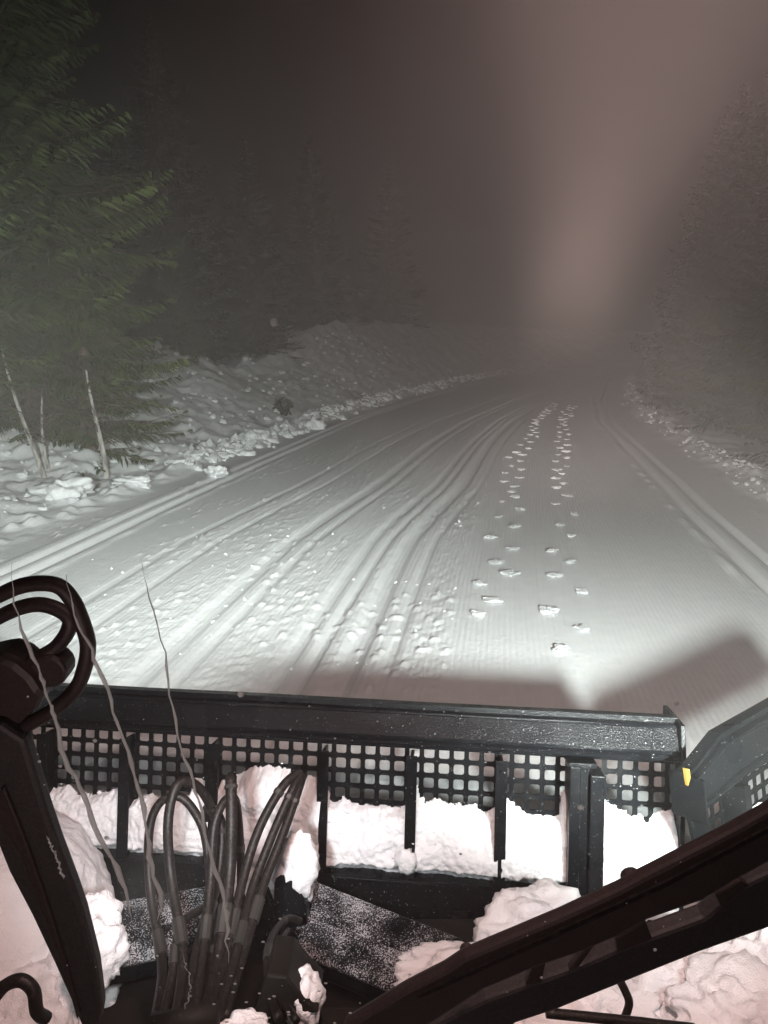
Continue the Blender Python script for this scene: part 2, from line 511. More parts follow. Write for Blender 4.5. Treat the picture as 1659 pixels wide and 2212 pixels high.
ys = [-12.0]
while ys[-1] < 3.2: ys.append(ys[-1] + 0.35)
while ys[-1] < 148: ys.append(ys[-1] * 1.0064)
ys = np.array(ys)
ts = [np.linspace(-62, -16, 40)[:-1], np.linspace(-16, -9, 90)[:-1], np.linspace(-9, -5.6, 90)[:-1], np.linspace(-5.6, -3.6, 110)[:-1],
      np.linspace(-3.6, 1.6, 210)[:-1], np.linspace(1.6, 3.9, 50)[:-1], np.linspace(3.9, 4.9, 56)[:-1], np.linspace(4.9, 9, 100)[:-1], np.linspace(9, 50, 50)]
ts = np.concatenate(ts)
T, Y = np.meshgrid(ts, ys)
X = T + xc(Y)
X = np.clip(X, -64, 96)
Z = ground_z(T, Y)
gv = np.stack([X, Y, Z], -1)
guv = np.stack([T, Y], -1)
ground = link_mesh('snow_ground', grid_mesh('snow_ground', gv, M_GROUND, uv=guv))
props(ground, kind='structure', label='groomed snow piste with ski tracks and lumpy banks')

# ------------------------------------------------------------------ snow clods
def ico(level):
    import bmesh
    bm = bmesh.new()
    bmesh.ops.create_icosphere(bm, subdivisions=level, radius=1.0)
    v = np.array([q.co[:] for q in bm.verts]); f = [tuple(q.index for q in fc.verts) for fc in bm.faces]
    bm.free()
    return v, f
ICO = {k: ico(k) for k in (1, 2, 3, 4, 5, 6)}

def blob_arrays(level, amp, scale, seed, squash=(1, 1, 1), octaves=3):
    v, f = ICO[level]
    d = 1 + amp * fbm3(v + seed * 3.7, scale, octaves)
    if level >= 3:                                 # crumbly, cauliflower-like surface
        q = v + seed
        for sc_, am_ in ((scale * 2.1, .16), (scale * 4.5, .09), (scale * 10, .05)):
            w = q * sc_
            d = d + amp * am_ * 2.2 * (0.35 - 2 * np.abs(noise3(w[:, 0], w[:, 1], w[:, 2])))
    p = v * d[:, None] * np.array(squash)
    return p, f

def blob_mesh(name, level, amp, scale, seed, squash, m, octaves=3, smoothed=True):
    p, f = blob_arrays(level, amp, scale, seed, squash, octaves)
    me = bpy.data.meshes.new(name)
    me.from_pydata(p.tolist(), [], f)
    if smoothed:
        me.polygons.foreach_set('use_smooth', [True] * len(me.polygons))
    me.materials.append(m)
    return me

def clod_mesh(seed):
    """a kicked-up print: a broken cluster of lumps joined in one clod"""
    rs_ = np.random.RandomState(seed); vs = []; fs = []; n = 0
    for k in range(13):
        r_ = rs_.uniform(.16, .46) if k else .62
        p, f = blob_arrays(2, 1.1, 1.9, seed * 5 + k, (1.1, 1, .7))
        off = np.array([np.clip(rs_.normal() * .5, -.62, .62), np.clip(rs_.normal() * .5, -.62, .62), rs_.uniform(-.05, .3)]) if k else np.zeros(3)
        vs.append(p * r_ + off); fs += [tuple(i + n for i in fc) for fc in f]; n += len(p)
    me = bpy.data.meshes.new('snow_clod'); me.from_pydata(np.concatenate(vs).tolist(), [], fs)
    me.materials.append(M_CLOD)
    return me
clods = [clod_mesh(k) for k in range(7)]

def heap_of_clods(name, spots, label):
    """uncountable crumbs: one object"""
    vs = []; fs = []; n = 0
    base = [blob_arrays(1, 0.9, 1.5, 20 + k, (1, 1, .7)) for k in range(6)]
    for (x, y, z, s) in spots:
        p, f = base[random.randrange(6)]
        a = random.uniform(0, 6.28); ca, sa = math.cos(a), math.sin(a)
        q = np.stack([(p[:, 0] * ca - p[:, 1] * sa) * s + x, (p[:, 0] * sa + p[:, 1] * ca) * s + y, p[:, 2] * s + z], -1)
        vs.append(q); fs += [tuple(i + n for i in fc) for fc in f]; n += len(q)
    me = bpy.data.meshes.new(name)
    me.from_pydata(np.concatenate(vs).tolist(), [], fs)
    me.materials.append(M_CLOD)
    o = link_mesh(name, me)
    props(o, label=label, kind='stuff')
    return o

def scatter(n, tmin, tmax, y0, y1, smin, smax, power=1.0, ridge=None):
    out = []
    for _ in range(n):
        y = y0 * (y1 / y0) ** random.random()
        t = random.gauss(*ridge) if ridge else random.uniform(tmin, tmax)
        s = smin + (smax - smin) * random.random() ** 3
        x = t + float(xc(y))
        out.append((x, y, None, s, t))
    tt = np.array([o[4] for o in out]); yy = np.array([o[1] for o in out])
    zz = ground_z(tt, yy)
    return [(o[0], o[1], float(z) + o[3] * 0.2, o[3]) for o, z in zip(out, zz)]

heap_of_clods('snow_crumbs', scatter(900, 0, 0, 14, 62, .05, .20, ridge=(-5.25, .22)), 'line of broken snow crumbs along the left berm')
heap_of_clods('snow_crumbs', scatter(420, 0, 0, 9, 45, .02, .085, ridge=(5.95, .22)), 'line of broken snow crumbs along the right berm')
heap_of_clods('snow_crumbs', scatter(800, -10.0, -5.4, 9, 45, .02, .12), 'scattered snow crumbs on the left bank')
heap_of_clods('snow_crumbs', scatter(420, -3.6, 1.1, 5, 24, .006, .022), 'small snow crumbs strewn over the left half of the piste')

# two lines of prints with kicked-up snow
def print_line(pts, y0, y1, step, label, group):
    y = y0; k = 0
    while y < y1:
        t = float(np.interp(y, pts[0], pts[1])) + (0.10 if k % 2 else -0.10) + random.gauss(0, .05)
        x = t + float(xc(y))
        o = link_mesh('snow_clod', clods[(k * 3) % 7], loc=(x, y, ground_at(x, y) + 0.022))
        s = random.uniform(.052, .084)
        o.scale = (s * random.uniform(1.0, 1.5), s * random.uniform(.9, 1.5), s * random.uniform(.55, .75))
        o.rotation_euler = (0, 0, random.uniform(0, 6.28))
        props(o, label if k else label.replace('kicked up snow clod', 'snow clod nearest the blade'), 'snow clod', group)
        k += 1
        y += step * random.uniform(.65, 1.3)
print_line(([6, 8.3, 10, 15, 20, 30], [1.2, 1.45, 1.42, 1.45, 1.9, 2.4]), 6.3, 31, .50,
           'kicked up snow clod in the left line of prints down the piste', 'clods in the left line of prints')
print_line(([5.5, 7.1, 9.4, 12.6, 15, 25, 31], [2.02, 2.1, 2.25, 2.36, 2.5, 3.0, 3.2]), 5.5, 30, .55,
           'kicked up snow clod in the right line of prints down the piste', 'clods in the right line of prints')

def lone_chunk(px, py, y, s, squash, label, seed):
    d = ray(px, py); k = y / d[1]
    x = d[0] * k
    me = blob_mesh('snow_chunk', 4, 1.1, 1.6, seed, tuple(s * q_ for q_ in squash), M_CLOD)
    o = link_mesh('snow_chunk', me, loc=(x, y, ground_at(x, y) + s * 0.25))
    props(o, label, 'snow chunk')
lone_chunk(130, 1036, 11.0, .27, (1.3, 1, .75), 'large rounded snow chunk on the left bank below the birch stems', 3)
lone_chunk(466, 1003, 13.6, .17, (1.2, 1, .8), 'white snow chunk alone beside the left ski track', 5)
lone_chunk(680, 895, 21.5, .26, (1, 1, .9), 'biggest snow chunk at the near end of the left berm', 8)
lone_chunk(290, 1030, 12.2, .17, (1.7, .8, .6), 'long low snow chunk just right of the birch foot', 9)

# ------------------------------------------------------------------ trees
def spruce_meshes(seed, height, radius, needles, low=0.05, density=1.0):
    rs = np.random.RandomState(seed)
    tb = MB()
    path = [np.array([0.05 * math.sin(h * 1.3), 0.05 * math.cos(h), h]) for h in np.linspace(-0.3, height, 14)]
    tb.tube(path, list(np.linspace(0.16 + height * .006, 0.015, 14)), 8)
    me_t = bpy.data.meshes.new('spruce_trunk'); me_t.from_pydata(tb.v, [], tb.f); me_t.materials.append(M_BARK)
    V = []; Fc = []; n = 0
    z = height * low + 0.35
    wood = MB()
    while z < height - 0.15:
        f = z / height
        rad = radius * (1 - f) ** 0.8 * (0.75 + 0.5 * rs.rand()) + 0.08
        nb = int((4 + 5 * (1 - f)) * density)
        ph = rs.rand() * 6.28
        for k in range(nb):
            a = ph + k * 6.283 / nb + rs.normal() * .25
            L = rad * rs.uniform(.55, 1.15)
            droop = rs.uniform(.15, .42) * (1 - f * .8)
            d = np.array([math.cos(a), math.sin(a), 0]); side = np.array([-math.sin(a), math.cos(a), 0])
            zz = z + rs.normal() * .1
            def pt(s):
                return d * L * s + np.array([0, 0, zz + L * (0.18 * s - droop * s * s * 1.4 + 0.22 * s ** 4)])
            wood.tube([pt(0), pt(.5), pt(.97)], [.018 + .006 * L, .012, .003], 4, False)
            ns = max(4, int(L / .085))
            for i in range(ns):
                s = (i + rs.rand()) / ns
                s = 0.12 + 0.9 * s
                p = pt(min(s, 1.0))
                tl = L * .34 * (1.12 - s) * rs.uniform(.7, 1.3) + .07
                for sg in (-1, 1):
                    dirv = unit(d * rs.uniform(.5, 1.0) + side * sg * rs.uniform(.5, 1.0) + np.array([0, 0, -rs.uniform(.15, .75)]))
                    e = p + dirv * tl
                    w = np.cross(dirv, np.array([0, 0, 1.0])) * rs.uniform(.022, .045) + np.array([0, 0, rs.uniform(.0, .03)])
                    mdl = p + dirv * tl * .5 + np.array([0, 0, .02])
                    V += [p, mdl + w, e, mdl - w]
                    Fc.append((n, n + 1, n + 2, n + 3)); n += 4
        z += rs.uniform(.16, .30) * (1.1 - .4 * f)
    me_c = bpy.data.meshes.new('spruce_crown')
    nv = len(V)
    me_c.from_pydata([tuple(q) for q in V] + wood.v, [], Fc + [tuple(i + nv for i in fc) for fc in wood.f])
    me_c.materials.append(needles); me_c.materials.append(M_TWIG)
    idx = np.zeros(len(me_c.polygons), np.int32); idx[len(Fc):] = 1
    me_c.polygons.foreach_set('material_index', idx)
    return me_t, me_c

def tree(name, meshes, x, y, label, group, s=1.0, rz=0.0, sink=0.05, cat='tree'):
    e = empty(name, (x, y, ground_at(x, y) - sink))
    e.scale = (s, s, s); e.rotation_euler = (0, 0, rz)
    props(e, label, cat, group)
    link_mesh('trunk', meshes[0], e)
    link_mesh('crown', meshes[1], e)
    return e

SP1 = spruce_meshes(1, 15.0, 3.3, M_NEEDLE, .0, 1.9)
SP2 = spruce_meshes(2, 12.0, 2.3, M_NEEDLE, .04, 1.1)
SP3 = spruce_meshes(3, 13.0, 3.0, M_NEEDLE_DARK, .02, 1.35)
GL = 'spruces along the left bank'; GR = 'spruces beyond the right edge of the piste'
tree('spruce_tree', SP1, -7.6, 14.4, 'nearest tall green spruce on the left whose low boughs hang over the bank', GL)
tree('spruce_tree', SP2, -7.5, 11.6, 'spruce at the left picture edge in front of the tall green one', GL, .95, 1.9)
SPY = spruce_meshes(5, 3.4, 1.5, M_NEEDLE, -.1, 1.5)
tree('spruce_tree', SPY, -5.75, 13.9, 'young bushy spruce right of the upright birch stem, nearest the piste', GL, 1.0, 2.6)
tree('spruce_tree', SPY, -6.7, 13.5, 'young bushy spruce between the upright birch stem and the leaning one', GL, .95, .6)
tree('spruce_tree', SPY, -7.6, 13.0, 'young bushy spruce behind the leaning birch stem', GL, .95, 4.6)
tree('spruce_tree', SPY, -7.9, 16.3, 'young spruce peeping out behind the right boughs of the tall green one', GL, 1.1, 5.6)
tree('spruce_tree', SP2, -10.4, 16.8, 'spruce standing behind the nearest tall green one', GL, 1.05, 4.0)
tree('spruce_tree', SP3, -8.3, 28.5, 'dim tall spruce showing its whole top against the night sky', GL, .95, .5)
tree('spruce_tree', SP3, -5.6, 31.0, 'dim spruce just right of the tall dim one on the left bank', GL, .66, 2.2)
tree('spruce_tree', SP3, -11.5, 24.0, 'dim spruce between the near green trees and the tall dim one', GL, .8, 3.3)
tree('spruce_tree', SP2, -6.8, 24.0, 'short bushy spruce at the notch in the snow bank crest', GL, .36, 1.2)
tree('spruce_tree', SP1, -11.6, 19.0, 'dark broad spruce behind the crest, right of the near green tree', GL, .62, .9)
tree('spruce_tree', SP2, -9.6, 21.5, 'dark low spruce behind the crest with boughs touching the snow', GL, .55, 2.9)
tree('spruce_tree', SP2, -9.4, 25.5, 'dark spruce left of the notch in the snow crest', GL, .6, 3.7)
tree('spruce_tree', SP1, -10.5, 30.0, 'broad dim spruce behind the short bushy one', GL, .6, 1.1)
tree('spruce_tree', SP2, -7.4, 27.5, 'dark spruce filling the notch behind the short bushy one', GL, .5, 4.4)
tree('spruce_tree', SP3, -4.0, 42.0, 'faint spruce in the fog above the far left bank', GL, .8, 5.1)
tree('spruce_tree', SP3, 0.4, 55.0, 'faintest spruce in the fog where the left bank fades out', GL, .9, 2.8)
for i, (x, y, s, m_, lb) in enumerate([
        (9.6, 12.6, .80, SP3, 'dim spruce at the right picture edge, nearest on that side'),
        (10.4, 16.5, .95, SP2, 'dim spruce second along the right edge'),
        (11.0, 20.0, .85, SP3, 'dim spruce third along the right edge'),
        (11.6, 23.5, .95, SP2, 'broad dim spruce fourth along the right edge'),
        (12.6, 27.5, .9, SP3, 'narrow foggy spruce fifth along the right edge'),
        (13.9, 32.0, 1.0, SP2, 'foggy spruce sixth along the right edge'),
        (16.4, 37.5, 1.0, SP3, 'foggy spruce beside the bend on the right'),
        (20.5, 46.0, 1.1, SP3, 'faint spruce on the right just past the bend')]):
    tree('spruce_tree', m_, x, y, lb, GR, s, i * 1.3)

def birch(x, y, lean, h, r, seed, label):
    rs = np.random.RandomState(seed)
    e = empty('birch_tree', (x, y, ground_at(x, y) - .1))
    props(e, label, 'tree', 'thin birches on the left bank')
    b_ = MB()
    path = [np.array([lean[0] * s + .05 * math.sin(4 * s + seed), lean[1] * s, h * s]) for s in np.linspace(0, 1, 12)]
    b_.tube(path, list(np.linspace(r, r * .25, 12)), 8)
    b_.build('trunk', M_BIRCH, e, True)
    tw = MB()
    for k in range(26):
        s = rs.uniform(.3, 1.0)
        p0 = np.array([lean[0] * s, lean[1] * s, h * s])
        a = rs.rand() * 6.28; L = rs.uniform(.4, 1.1) * (1.2 - s)
        d = np.array([math.cos(a), math.sin(a), rs.uniform(.3, 1.0)])
        p1 = p0 + d * L * .5; p2 = p1 + (d + np.array([0, 0, -.6])) * L * .5
        tw.tube([p0, p1, p2], [.012, .007, .003], 4, False)
        for j in range(3):
            q = p1 + (p2 - p1) * rs.rand()
            tw.tube([q, q + rs.normal(size=3) * .18], [.004, .002], 3, False)
    tw.build('crown', M_TWIG, e)
birch(-5.12, 12.8, (-.10, 0), 2.0, .06, 1, 'pale birch stem standing alone at the right foot of the tall spruce')
birch(-5.85, 12.0, (-.55, .2), 2.4, .05, 2, 'pale leaning birch stem left of the upright one')
birch(-5.88, 12.3, (-.05, .1), 1.5, .035, 3, 'shortest birch stem sharing a foot with the leaning one')

# little shrub on the bank
d = ray(612, 858); k = 23.0 / d[1]
sx = d[0] * k
sh = empty('bank_shrub', (sx, 23.0, ground_at(sx, 23.0) - .03)); props(sh, 'small dark shrub poking out of the left snow bank', 'shrub')
st = MB(); lf = MB()
for k in range(16):
    a = random.uniform(0, 6.28); L = random.uniform(.2, .5)
    e_ = np.array([math.cos(a) * L * .7, math.sin(a) * L * .7, L])
    st.tube([(0, 0, 0), e_ * .5 + np.array([0, 0, .05]), e_], [.012, .008, .003], 4)
    for j in range(14):
        q = e_ * random.uniform(.4, 1.05); w = np.array([random.gauss(0, .06), random.gauss(0, .06), random.gauss(0, .05)])
        u2 = np.array([random.gauss(0, .04), random.gauss(0, .04), random.gauss(0, .04)])
        lf.add([q, q + w + u2, q + w * 2, q + w - u2], [(0, 1, 2, 3)])
st.build('stem', M_TWIG, sh); lf.build('foliage', M_NEEDLE_DARK, sh)

# ------------------------------------------------------------------ the plough blade
YAW = math.radians(6.0); LEAN = math.radians(14.0)
AX = np.array([math.cos(YAW), -math.sin(YAW), 0])
NH = np.array([math.sin(YAW), math.cos(YAW), 0])
AU = NH * math.sin(LEAN) + np.array([0, 0, math.cos(LEAN)])
AN = NH * math.cos(LEAN) - np.array([0, 0, math.sin(LEAN)])     # away from the cab
PITCH_H = 0.0668
P_REF = at(769, 1649, 3.23)                                   # centre of a hole in the second row
BO = P_REF + AU * 0.085                                        # lower edge of the top rail
def B(a, b, n=0.0):
    return BO + AX * a + AU * b + AN * n
def bl(x, y, n=0.0):
    q = hit(x, y, BO + AN * n, AN) - BO
    return float(np.dot(q, AX)), float(np.dot(q, AU))

blade = empty('plough_blade', tuple(B(0, -0.66)))
props(blade, 'wide black steel plough blade with perforated upper grille across the machine front', 'plough blade')
blade_inv = -np.array(blade.location)
class PB(MB):
    """builder for parts of things whose Empty stands at an offset"""
    def build(self, name, m, parent=None, smoothed=False, bevel=0.0):
        if parent is not None:
            off = np.array(parent.matrix_basis.translation)
            q = parent.parent
            while q is not None:
                off = off + np.array(q.matrix_basis.translation); q = q.parent
            self.v = [tuple(np.array(c) - off) for c in self.v]
        return MB.build(self, name, m, parent, smoothed, bevel)
    def boxf(self, fr, a0, a1, b0, b1, n0, n1):
        c = [fr(a, b_, n) for n in (n0, n1) for (a, b_) in ((a0, b0), (a1, b0), (a1, b1), (a0, b1))]
        self.add(c, [(3, 2, 1, 0), (4, 5, 6, 7), (0, 1, 5, 4), (1, 2, 6, 5), (2, 3, 7, 6), (3, 0, 4, 7)])

A_L = bl(40, 1600)[0]; A_R = bl(1446, 1690)[0]
A_TOPR = bl(1462, 1590)[0]

def rail(fr, a0, a1, parent, m, name='top_rail', nseg=60, taper=None, s=1.0, dents=True):
    prof = [(0.0, -.012), (.026, -.022), (.031, -.088), (.038, -.096), (.046, -.098), (.053, -.092), (.058, -.084), (.066, -.090), (.078, -.092),
            (.118, -.070), (.160, -.048), (.166, -.052), (.173, -.050), (.177, -.040), (.180, -.020), (.202, -.020), (.202, .035), (0, .035)]
    prof = [(q[0] * s, q[1]) for q in prof]
    bb = PB(); k = len(prof); vs = []; fs = []
    aa = np.linspace(a0, a1, nseg)
    for i, a in enumerate(aa):
        for j, (b_, n) in enumerate(prof):
            nn = n; b2 = b_
            if dents and 8 <= j <= 12:
                nn += .006 * fbm2(np.array([a * 3.0]), np.array([j * .4]), 3)[0]
            if dents and j in (12, 13, 14, 15, 16):
                b2 += .004 * fbm2(np.array([a * 2.0]), np.array([1.7]), 3)[0]
            if taper:
                b2 = b2 * taper(a)
            vs.append(fr(a, b2, nn))
    for i in range(nseg - 1):
        for j in range(k):
            p = i * k + j; q = i * k + (j + 1) % k
            fs.append((p, q, q + k, p + k))
    fs.append(tuple(range(k))[::-1]); fs.append(tuple(range((nseg - 1) * k, nseg * k)))
    bb.add(vs, fs)
    return bb.build(name, m, parent)
rail(B, A_L - .2, A_TOPR, blade, M_RAIL)

def grille(fr, a0, a1, rows, b_first, a_ref, pitch, parent, m, plate_low, thick=.006, hole=.023):
    """perforated sheet: each cell is a square ring round a rounded hole, with the thickness of the sheet"""
    bb = PB()
    c0 = math.ceil((a0 - a_ref) / pitch - .5); c1 = math.floor((a1 - a_ref) / pitch + .5)
    h2 = pitch / 2
    hole_pts = []
    rr = .009
    for (cx, cy, s0) in ((hole - rr, hole - rr, 0), (-hole + rr, hole - rr, 90), (-hole + rr, -hole + rr, 180), (hole - rr, -hole + rr, 270)):
        for da in (0, 45, 90):
            an = math.radians(s0 + da)
            hole_pts.append((cx + rr * math.cos(an), cy + rr * math.sin(an)))
    outer = [(h2, hole * .6), (h2, h2), (hole * .6, h2), (-hole * .6, h2), (-h2, h2), (-h2, hole * .6), (-h2, -hole * .6), (-h2, -h2), (-hole * .6, -h2), (hole * .6, -h2), (h2, -h2), (h2, -hole * .6)]
    def clampa(a): return min(max(a, a0), a1)
    for r in range(rows):
        cb = b_first - r * pitch
        for c in range(c0, c1 + 1):
            ca = a_ref + c * pitch
            if ca + h2 <= a0 or ca - h2 >= a1: continue
            vs = []
            for n in (-thick / 2, thick / 2):
                vs += [fr(clampa(ca + q[0]), cb + q[1], n) for q in outer]
                vs += [fr(clampa(ca + q[0]), cb + q[1], n) for q in hole_pts]
            fs = []
            for i in range(12):
                j = (i + 1) % 12
                fs += [(i, j, 12 + j, 12 + i), (24 + j, 24 + i, 36 + i, 36 + j), (12 + i, 12 + j, 36 + j, 36 + i)]
            bb.add(vs, fs)
    bt = b_first - rows * pitch + h2
    bb.boxf(fr, a0, a1, plate_low, bt, -thick / 2, thick / 2)
    return bb.build('grille_panel', m, parent)

# ribs (pixel centres measured at mid height)
rib_px = [(90, 1690, .055), (268, 1700, .052), (457, 1710, .060), (696, 1740, .050), (887, 1750, .048), (1081, 1770, .050)]
rib_a = []
for (x, y, w) in rib_px:
    a = bl(x, y, -.09)[0]
    rib_a.append(a)
    q = PB()
    q.boxf(B, a - w / 2, a + w / 2, -.60, -.006, -.098, -.088)          # flange
    q.boxf(B, a - .007, a + .007, -.60, -.006, -.088, -.004)           # web
    o = q.build('rib', M_STEEL, blade, bevel=.002)
    for bb_ in (-.055, -.47):
        k = PB()
        cpt = B(a + w * .05, bb_, -.098)
        k.tube([cpt, cpt - AN * .006], .011, 6)
        k.build('bolt', M_STEEL, o)
# stout channel post near the right end
a7 = bl(1266, 1780, -.12)[0]
q = PB()
q.boxf(B, a7 - .075, a7 - .030, -.80, .006, -.150, -.004)
q.boxf(B, a7 - .030, a7 + .012, -.80, .004, -.110, -.004)
q.boxf(B, a7 + .012, a7 + .072, -.80, -.030, -.140, -.004)
post = q.build('channel_post', M_STEEL, blade, bevel=.004)
q = PB(); q.boxf(B, a7 - .085, a7 + .035, .004, .024, -.152, -.030); q.build('cap_plate', M_RAIL, post, bevel=.003)
# end plate
q = PB()
ae = A_R + .012
poly = [(-.70, -.12), (-.02, -.12), (.03, -.125), (.19, -.10), (.21, .16), (-.02, .18), (-.70, .10)]
q.prism([B(ae, b_, n) for b_, n in poly], AX * .020)
q.build('end_plate', M_STEEL, blade, bevel=.003)
# grille panels between the ribs
a_ref = bl(768, 1649)[0]
edges = [A_L - .02] + rib_a + [a7, ae]
for i in range(len(edges) - 1):
    if edges[i + 1] - edges[i] < .03: continue
    grille(B, edges[i] + .001, edges[i + 1] - .001, 6, -.0185, a_ref, PITCH_H, blade, M_STEEL, -.60)
# lower cross bar with a lip
q = PB(); q.boxf(B, A_L - .1, ae - .002, -.655, -.545, -.112, .02); cb_ = q.build('cross_bar', M_STEEL, blade, bevel=.004)
q = PB(); q.boxf(B, A_L - .1, a7 - .08, -.545, -.537, -.118, -.100); q.build('lip', M_RAIL, cb_, bevel=.002)
q = PB(); q.boxf(B, A_L - .1, ae - .002, -.98, -.655, -.03, -.01); q.build('moldboard', M_STEEL, blade)
q = PB(); q.boxf(B, bl(650, 1900)[0], bl(1010, 1930)[0], -.80, -.655, -.10, -.03); q.build('lower_plate', M_STEEL, blade, bevel=.004)
q = PB(); q.boxf(B, bl(978, 1930)[0], bl(1010, 1930)[0], -.86, -.655, -.14, -.03); q.build('gusset', M_STEEL, blade, bevel=.004)
q = PB(); q.boxf(B, A_L + .1, bl(455, 1880)[0], -.78, -.655, -.10, -.03); q.build('lower_plate', M_STEEL, blade, bevel=.004)

# push beams: two stepped tiers running out from the middle
def push_beam(p0, p1, w, h, name, m):
    p0 = np.array(p0); p1 = np.array(p1)
    ax = unit(p1 - p0); up = np.array([0, 0, 1.0]); sd = unit(np.cross(ax, up)); up = np.cross(sd, ax)
    q = PB()
    prof = [(-w / 2, 0), (w / 2, -.02), (w / 2 + .015, -.035), (w / 2 + .015, -h), (-w / 2, -h)]
    q.prism([p0 + sd * s_ * (1 if np.dot(sd, [0, -1, 0]) > 0 else -1) + up * z_ for s_, z_ in prof], p1 - p0)
    return q.build(name, m, blade, bevel=.006)
push_beam(at(650, 1925, 2.92), at(985, 2060, 2.62), .15, .10, 'push_beam', M_DUSTY)
push_beam(at(630, 1998, 2.74), at(880, 2095, 2.50), .13, .10, 'push_beam', M_DUSTY)
push_beam(at(200, 1985, 2.66), at(470, 1935, 2.88), .14, .10, 'push_beam', M_DUSTY)
push_beam(at(235, 2045, 2.52), at(455, 2000, 2.68), .11, .10, 'push_beam', M_DUSTY)
# pivot tower in the middle, with a pointed cap
q = PB()
zt = at(612, 1885, 2.74)
poly = [at(x, y, 2.74) for x, y in ((590, 1960), (592, 1905), (612, 1888), (625, 1890), (640, 1915), (662, 1955), (665, 2075), (600, 2085))]
q.prism(poly, F * .16)
q.build('pivot_tower', M_STEEL, blade, bevel=.010)
q = PB()
poly = [at(x, y, 2.66) for x, y in ((545, 1955), (575, 1930), (588, 1965), (600, 2030), (560, 2060), (540, 2010))]
q.prism(poly, F * .06)
q.build('pivot_bracket', M_STEEL, blade, bevel=.006)

# right wing, hinged at the end and swung forward; the left wing mirrors it outside the frame
W0 = at(1493, 1728, 2.80); W1 = at(1659, 1620, 3.14)
wd = W1 - W0; wd[2] = 0
WX = unit(wd); WH = np.array([-WX[1], WX[0], 0]); WU = unit(WH * .22 + np.array([0, 0, 1.0])); WN = np.cross(WU, WX) * -1
if np.dot(WN, WH) < 0: WN = -WN
def W(a, b, n=0.0): return W0 + WX * a + WU * b + WN * n
wing = empty('wing_holder', tuple(W0))
wing.name = 'blade_wing'; wing.parent = blade; wing.location = tuple(W0 - np.array(blade.location))
tap = lambda a: 0.62 + 0.38 * min(max(a / .22, 0), 1)
rail(W, -.04, 1.15, wing, M_WING, nseg=24, taper=tap, dents=False)
q = PB(); q.prism([W(-.045, b_, n) for b_, n in ((-.05, -.10), (.125, -.10), (.125, .05), (-.05, .05))], -WX * .012); q.build('end_cap', M_WING, wing, bevel=.003)
q = PB(); q.prism([W(a, b_, -.02) for a, b_ in ((-.05, -.02), (.055, -.02), (.14, -.45), (.02, -.52))], WN * .02); q.build('hinge_plate', M_WING, wing, bevel=.003)
grille(W, .06, .215, 6, -.03, .10, PITCH_H, wing, M_WING, -.62)
q = PB(); q.boxf(W, .215, .26, -.60, -.005, -.10, .0); q.build('rib', M_WING, wing, bevel=.003)
grille(W, .262, 1.15, 6, -.03, .10, PITCH_H, wing, M_WING, -.62)
q = PB(); q.boxf(W, -.02, 1.15, -.75, -.62, -.10, .02); q.build('cross_bar', M_WING, wing, bevel=.004)
wy = [hit(x, y, W0 - WN * .1005, WN) for x, y in ((1481, 1660), (1490, 1662), (1492, 1680), (1487, 1698), (1484, 1682))]
q = PB(); q.prism(wy, WN * .012); q.build('paint_mark', M_YELLOW, wing)
L0 = B(A_L - .06, 0)
LX = unit(np.array([-.74, .66, 0])); LH = np.array([.66, .74, 0])
def WL(a, b, n=0.0): return L0 + LX * a + np.array([0, 0, 1.0]) * b + LH * n
wing2 = empty('blade_wing', tuple(L0 - np.array(blade.location))); wing2.parent = blade
rail(WL, 0, 1.1, wing2, M_WING, nseg=12, dents=False, s=1.0)
q = PB(); q.boxf(WL, 0, 1.1, -.9, 0, -.01, .01); q.build('plate', M_WING, wing2)

# ------------------------------------------------------------------ snow caught in the blade
def bay_snow(a0, a1, blow, tops, thick, seed, label, lump=0.0, sag=0.0, step=.0055):
    """packed snow on the blade: a heightfield that stands out from the sheet towards the cab"""
    aa = np.arange(a0, a1 + step, step)
    bmax = max(t[1] for t in tops) + .05
    bbv = np.arange(blow, bmax, step)
    A, Bv = np.meshgrid(aa, bbv)
    top = np.interp(A, [t[0] for t in tops], [t[1] for t in tops])
    d = top - Bv + .034 * fbm2(A * 20 + seed, Bv * 20, 3) + .022 * np.clip(.5 - worley2(A * 42 + seed, Bv * 42), -.2, 1)
    edge = np.sqrt(np.clip(d, 0, .035) / .035)
    low = smooth(0, .05, Bv - blow + .02 * noise2(A * 40, Bv * 30 + seed))
    depth = thick * (0.62 + 0.38 * smooth(0, .22, d))
    n = depth * edge * (.35 + .65 * low)
    n = n + edge * (.028 * fbm2(A * 9 + seed, Bv * 9, 3) + .009 * fbm2(A * 60 + seed, Bv * 60, 3) )
    if lump > 0:
        wl = worley2(A * 7 + seed, Bv * 6, 4)
        wl2 = worley2(A * 15 + seed, Bv * 14, 12)
        n = n + edge * (lump * np.clip(.75 - wl, -.1, 1) + lump * .4 * np.clip(.7 - wl2, -.1, 1))
    n = np.where(d > 0, np.maximum(n, .003), -.002)
    V = BO + A[..., None] * AX + Bv[..., None] * AU - n[..., None] * AN
    V = V - sag * (n[..., None]) * np.array([0, 0, 1.0])
    kv = d > 0
    keep = kv[:-1, :-1] | kv[1:, :-1] | kv[:-1, 1:] | kv[1:, 1:]
    me = grid_mesh('packed_snow', V, M_SNOW, keep)
    o = link_mesh('packed_snow', me)
    props(o, label, 'packed snow', 'snow packed in the bays of the blade')
    return o
def tb(pts, n=-.05): return [bl(x, y, n) for x, y in pts]
e = edges
lip_b = -.545
bay_snow(e[1] + .01, e[2] - .012, lip_b, tb([(95, 1715), (120, 1710), (180, 1722), (245, 1712)]), .085, 1.3, 'packed snow in the leftmost open bay beside the wiper post')
